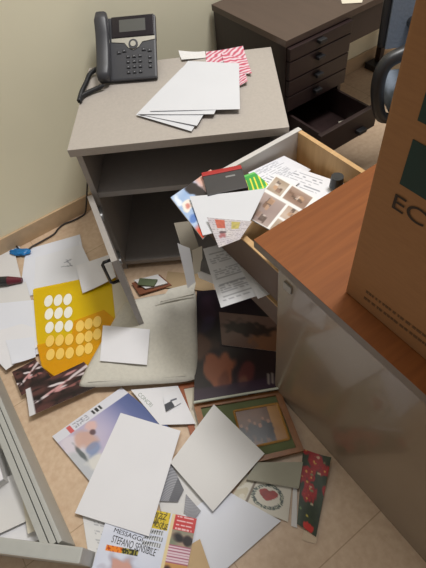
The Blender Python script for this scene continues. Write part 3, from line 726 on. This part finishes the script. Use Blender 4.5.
def group_photo(s, t):
    c = mixc((116, 76, 40), (84, 54, 32), nz(s*3, t*3, 6))
    if s > .74: c = mixc((176, 128, 52), (150, 100, 42), nz(s*4, t*4))
    for q in range(7):         # a row of small dark figures
        x = .08+q*.10; y = .42+.10*math.sin(q*2.1)
        c = mixc(c, (30, 24, 24), .9*blob(s, t, x, y+.26, .065, .24, .3)); c = mixc(c, (150, 104, 74), blob(s, t, x, y, .032, .05, .3))
    return c
frame('picture_frame', 'green and gold framed group photo on the floor beside the pedestal', [(194, 406), (280, 392), (304, 452), (212, 474)], .008, .022, .07, m_brownf, m_olive, group_photo, ((.42, .20), (.92, .20), (.90, .78), (.40, .78)))
frame('picture_frame', 'orange wood picture frame mostly hidden under the dark picture and bag', [(176, 386), (250, 372), (264, 440), (192, 440)], .001, .0075, .09, m_orangef, m_white[3], None, None)
# ---- magazines and sheets in the foreground
def barmag(s, t):
    if t < .15:
        if inr(s, t, .52, .66, .03, .11): return (50, 50, 54) if (s*90) % 1 < .55 else (220, 220, 224)
        if inr(s, t, .18, .23, .02, .14): return (206, 96, 96)
        if .26 < s < .46 and .03 < t < .12 and nz(s*60, t*50) > .52: return (150, 150, 160)
        return (218, 218, 226)
    c = mixc((176, 166, 196), (208, 200, 216), nz(s*3, t*3, 5))
    k = max(0, min(1, (s-.42)*2.4)); c = mixc(c, mixc((150, 150, 194), (82, 96, 146), max(0, min(1, (s-.5)*2.2))), k)
    c = mixc(c, (222, 214, 220), .8*blob(s, t, .10, .36, .14, .3)); c = mixc(c, (190, 194, 198), .9*blob(s, t, .08, .75, .2, .3))
    c = mixc(c, (206, 166, 150), .85*blob(s, t, .25, .36, .11, .15, .5)); c = mixc(c, (226, 184, 172), .8*blob(s, t, .40, .24, .07, .07))
    c = mixc(c, (88, 66, 72), .85*blob(s, t, .37, .33, .035, .05)); c = mixc(c, (124, 142, 180), .75*blob(s, t, .24, .56, .09, .10))
    c = mixc(c, (80, 88, 90), .8*blob(s, t, .12, .50, .025, .16)); c = mixc(c, (226, 222, 214), .8*blob(s, t, .20, .76, .12, .12))
    return c
sheet('magazine', 'pale lilac magazine with barcode strip under the large white sheet and the bag', 'magazine', [(53, 437), (122, 388), (172, 430), (94, 486)], .006, pic=barmag, m=m_inkg, th=.006, n=(110, 80))
def dots(s, t): return letter(s, t, (140, 140, 144), (220, 220, 224), 26)
conc = sheet('brochure', 'white brochure with grey title letters at its edge below the bag', 'brochure', [(131, 390), (178, 386), (196, 424), (160, 425)], .0145, m_white[0], th=.0015, wave=.0003)
sheet_text(conc, 'CONCRI', mat('grey_title', (150, 160, 150), .6), .05, .16, .012, .062, ds=(.10, .62))
def tri(s, t):
    if t > .5 and s < .3+.3*t: return (60, 62, 70)
    if .4 < s < .8 and abs(t-.4-.2*s) < .06: return (90, 92, 104)
    return (222, 222, 226)
sheet('leaflet', 'little white leaflet with dark corner marks beside orange frame below the bag', 'leaflet', [(163, 397), (178, 390), (181, 403), (166, 412)], .020, pic=tri)
sheet('paper_sheet', 'printed white page at bottom left under the large white sheet', 'paper', [(82, 512), (118, 520), (118, 590), (94, 590)], .003, pic=lambda s, t: letter(s, t, (170, 170, 174), (220, 219, 218), 24, .3, .75))
sheet('paper_sheet', 'white sheet under the gossip magazine and striped grey leaflet', 'paper', [(150, 470), (196, 466), (226, 540), (176, 566)], .003, m_white[1])
GW = 'white sheets in the foreground'
sheet('paper_sheet', 'white sheet at lower right of the litter with its corner towards the pedestal', 'paper', [(222, 488), (281, 521), (216, 578), (172, 524)], .0065, m_white[2], group=GW)
def weave(s, t):
    return mixc((110, 110, 116), (160, 160, 166), .5+.5*math.sin((s+t)*60))
sheet('leaflet', 'grey striped leaflet peeking from between the two big white sheets', 'leaflet', [(171, 462), (184, 490), (178, 502), (157, 501)], .0095, pic=lambda s, t: mixc(weave(s, t), (70, 70, 76), .7*(s > .55)))
sheet('leaflet', 'small grey striped leaflet tip above the gossip magazine', 'leaflet', [(186, 494), (201, 511), (193, 522), (184, 512)], .0115, pic=weave)
sheet('card_piece', 'tan paper piece right of the gossip magazine at lower edge', 'paper', [(190, 545), (200, 539), (214, 580), (184, 582)], .0105, mat('tan_paper', (196, 168, 130), .8))
def gossip(s, t):
    if s > .755:
        if t < .23: return (236, 190, 190) if (.2 < (t*16) % 1 < .55 and .79 < s < .97 and nz(s*50, int(t*16)) > .4) else (196, 52, 52)
        if t < .46:
            c = mixc((196, 150, 132), (110, 130, 108), nz(s*7, t*7, 8))
            c = mixc(c, (34, 28, 30), blob(s, t, .84, .32, .06, .07)); c = mixc(c, (44, 34, 34), blob(s, t, .95, .38, .05, .08)); return c
        if t < .72: return (170, 96, 120) if (t*24) % 1 < .36 else (224, 200, 208)
        return mixc(mixc((200, 150, 90), (70, 44, 40), blob(s, t, .80, .85, .05, .1)), (226, 180, 70), .6*blob(s, t, .92, .85, .06, .08))
    if s > .725: return (226, 206, 160)
    if inr(s, t, .48, .70, .0, .28): return mixc((216, 188, 44), (120, 104, 30), .8*(nz(s*40, t*9, 2) > .56))
    if inr(s, t, .47, .68, .30, .58) and (t*11) % 1 > .25: return (60, 62, 64) if (s*38+t*4) % 1 < .42 else (214, 216, 220)
    if inr(s, t, .09, .27, .63, .715): return (236, 136, 44) if nz(s*60, t*20) < .6 else (180, 70, 30)
    if inr(s, t, .27, .45, .63, .715): return (52, 52, 28) if nz(s*60, t*20) < .58 else (170, 160, 70)
    c = mixc((204, 210, 228), (224, 226, 236), nz(s*4, t*4))
    c = mixc(c, (176, 170, 184), blob(s, t, .30, .97, .17, .22)); return mixc(c, (206, 158, 144), blob(s, t, .30, .95, .12, .17, .3))
gm = sheet('magazine', 'gossip magazine with bold headline, yellow title and red side panel at bottom', 'magazine', [(112, 501), (197, 519), (184, 586), (92, 570)], .0125, pic=gossip, m=m_inkg, th=.004, n=(110, 110), wave=.0002)
def px_text(par, body, m, a, b, h, z):
    P, c, nrm = o_axes[par.name]; A, B = at(*a, z), at(*b, z)
    X = (B-A).normalized(); H = at(a[0], a[1]-h, z)-A; Y = nrm.cross(X)
    return text('lettering', body, m, par, A-c, X, nrm, abs(H.dot(Y)), (B-A).length, th=0)
px_text(gm, 'MESSAGGI', m_txtk, (113.5, 532), (142, 542), 5, .0172)
px_text(gm, 'STEFANO', m_txtk, (111, 542), (132, 549), 8, .0172)
px_text(gm, 'SENSIBILE', m_txtk, (134, 549.5), (154.5, 556.5), 8, .0172)
px_text(gm, 'BIZZ', m_txtk, (153, 517), (166, 520.5), 6, .0172)
px_text(gm, 'MOGLIE', m_txtk, (151.5, 526), (167, 530), 6, .0172)
sheet('paper_sheet', 'large blank white sheet on the barcode magazine, biggest sheet in the foreground', 'paper', [(120.8, 413), (180.8, 431), (149, 536.5), (75.2, 513.2)], (.016, .018, .022, .016), m_white[0], group=GW, wave=.002, th=.001)
# items by the pedestal foot
def heart(s, t):
    x, y = (s-.58)*3.2, (.50-t)*3.2
    x, y = x*1.25, y*1.25+.05
    if (x*x+y*y-.35)**3 < 1.1*x*x*y**3+.0 and x*x+y*y < .8: return mixc((170, 52, 42), (120, 36, 34), nz(s*9, t*9, 2))
    rr = math.hypot((s-.58)/.30, (t-.52)/.36)
    if .78 < rr < 1.02: return (66, 78, 74) if nz(s*30, t*30) > .42 else (190, 190, 170)
    if s < .22 and t > .1: return (196, 186, 160) if nz(s*10, t*4) > .5 else (212, 206, 190)
    if abs(s-.26) < .02: return (110, 96, 80)
    return (206, 200, 186)
sheet('leaflet', 'cream leaflet with a red heart emblem beside the grey book', 'leaflet', [(246, 474), (292, 484), (288, 522), (230, 500)], .005, pic=heart)
gb_ = [(257, 462), (303, 462), (299, 488), (246, 479)]
P = [at(x, y, .022) for x, y in gb_]; c = (P[0]+P[1]+P[2]+P[3])/4
bk = thing('book', 'grey-covered book lying under the corner of green and gold frame', 'book', (c.x, c.y, .0085))
bm = bmesh.new(); prism(bm, [((p.x-c.x), (p.y-c.y)) for p in P], .0105, .0125); obj('cover', bm, mat('grey_book_cover', (150, 146, 126), .5, var=.06), bk)
bm = bmesh.new(); prism(bm, [((p.x-c.x)*.98, (p.y-c.y)*.98) for p in P], .0015, .0104); obj('pages', bm, m_spine, bk)
bm = bmesh.new(); prism(bm, [((p.x-c.x), (p.y-c.y)) for p in P], 0, .0014); obj('cover', bm, MATS['grey_book_cover'], bk)
def floral(s, t):
    c = mixc((56, 70, 40), (30, 40, 26), nz(s*6, t*12, 5))
    for q in range(13):        # big red blooms above, green leaves and small flowers below
        x, y = nz(q*3.1, 4.4)*1.5-.25, (q*.62 % 1)*.60; r = .16+.05*(q % 3)
        k = blob(s, t, x, y, r, r*.36, .3)
        c = mixc(c, mixc((196, 36, 32), (120, 16, 22), nz(s*16, t*40, q)), k)
        c = mixc(c, (230, 190, 90), .8*blob(s, t, x, y, .035, .012, .4))
    for q in range(12):
        x, y = nz(q*4.7, 9.1)*1.4-.2, .05+(q*.41 % 1)*.9; c = mixc(c, ((216, 206, 170), (222, 196, 80), (120, 150, 96))[q % 3], .8*blob(s, t, x, y, .06, .014, .3))
    return mixc(c, (200, 50, 40), blob(s, t, .55, .95, .25, .05, .3))
sheet('gift_wrap', 'red floral printed paper by the foot of the taupe pedestal', 'wrapping paper', [(303, 450), (331, 459), (316, 537), (297, 524)], (.006, .010, .006, .006), pic=floral, lifts=(.01, .015, 0, .0), wave=.004, n=(40, 80))
sheet('paper_strip', 'white paper strip along the left of floral paper', 'paper', [(293, 488), (297, 488), (297, 528), (291, 526)], .004, m_white[1], n=(3, 8))
sheet('paper_strip', 'pale transparent scrap at the tip of floral paper', 'paper', [(304, 530), (318, 534), (316, 544), (302, 540)], .002, mat('pale_scrap', (206, 184, 156), .5), n=(4, 4))
sheet('paper_sheet', 'smaller white sheet lying crosswise over the framed photo corner', 'paper', [(213.9, 404.5), (264.6, 453.8), (213, 511.6), (170.5, 463)], (.030, .030, .020, .020), m_white[1], group=GW, wave=.002, th=.001)

# ------------------------------------------------------------------ grey steel drawer at the lower left
gz = .10
fr_ = at(64, 545, gz); vd = -WD
dr = thing('steel_drawer', 'grey steel drawer full of papers lying on floor at lower left', 'drawer', (fr_.x, fr_.y, 0), PSI)
# local: x = u, y = w ; outer right side at x=0
bm = bmesh.new(); bx(bm, -.012, 0, .012, .78, .0, gz, bev=.003); bx(bm, -.030, -.015, .02, .78, .0, gz-.004, bev=.001); bx(bm, -.050, -.033, .03, .78, 0, gz-.004, bev=.001); bx(bm, -.052, -.012, .012, .78, 0, .05)
obj('side_rail', bm, m_metalgrey, dr)
bm = bmesh.new(); bx(bm, -.0148, -.0122, .03, .78, .0502, gz-.02); bx(bm, -.0328, -.0302, .035, .78, .0502, gz-.02); obj('rail_groove', bm, m_groove, dr)
bm = bmesh.new(); ca, sa = math.cos(math.radians(-14-28)), math.sin(math.radians(-14-28))
Mfp = Matrix.Rotation(math.radians(-14-28), 4, 'Z')
bm2 = bmesh.new(); bx(bm2, -.46, .052, -.035, .0, 0, gz+.004, bev=.004, M=Mfp); obj('drawer_front', bm2, m_metalgrey, dr)
bm.free()
bm = bmesh.new(); prism(bm, [(-.0525, .06), (-.0525, .78), (-.46, .78), (-.46, .42), (-.35, .33)], .002, .012); obj('drawer_bottom', bm, m_metalgrey, dr)
box_part('side_rail', m_metalgrey, dr, -.475, -.461, .40, .78, 0, gz)
box_part('back_panel', m_metalgrey, dr, -.475, 0, .7805, .792, 0, gz)
for k, (px, lab) in enumerate([
    ([(-26, 486), (26, 478), (40, 540), (-20, 560)], 'white sheet lowest in the grey steel drawer'),
    ([(-30, 494), (16, 474), (30, 520), (-14, 540)], 'white sheet upper one in the grey steel drawer')]):
    sheet('paper_sheet', lab, 'paper', px, .02+.012*k, m_white[k], lifts=(0, .004, 0, 0), wave=.004, group='sheets in the steel drawer')
sheet('envelope', 'cream envelope edge beside the sheets in the steel drawer', 'envelope', [(20, 484), (27, 480), (37, 530), (28, 534)], .046, m_white[3], n=(4, 6))
bp = at(-12, 470, .06); bt = thing('paper_box', 'small white cardboard box inside the grey steel drawer', 'box', (bp.x-.01, bp.y, .0125), math.radians(24))
box_part('box_body', m_white[1], bt, -.07, .045, -.06, .06, 0, .055, bev=.002); box_part('lid', m_white[0], bt, -.072, .047, -.062, .062, .0552, .064, bev=.004)

# ------------------------------------------------------------------ light
def area(name, loc, size, power, color, target=None, sy=None):
    l = bpy.data.lights.new(name, 'AREA'); l.size = size; l.energy = power; l.color = color
    if sy: l.shape = 'RECTANGLE'; l.size_y = sy
    o = bpy.data.objects.new(name, l); C.objects.link(o); o.location = loc
    d = (Vector(target)-Vector(loc)) if target else Vector((0, 0, -1)); o.rotation_euler = d.to_track_quat('-Z', 'Y').to_euler()
    return o
area('ceiling_light', (1.05, 1.15, 3.6), .7, 88, (1, .985, .965), sy=.7)
area('form_fill_light', (-.05, 1.25, 3.6), .7, 16, (1, .985, .965), sy=.7)  # added weak fill, unseen, to brighten the shaded printed form
w = bpy.data.worlds.new('room_ambience'); S.world = w; w.use_nodes = True
bg = w.node_tree.nodes['Background']; bg.inputs['Color'].default_value = (1, .97, .94, 1); bg.inputs['Strength'].default_value = .28
S.view_settings.view_transform = 'Standard'; S.view_settings.look = 'None'; S.view_settings.gamma = 1
S.view_settings.use_curve_mapping = False; S.view_settings.exposure = 0
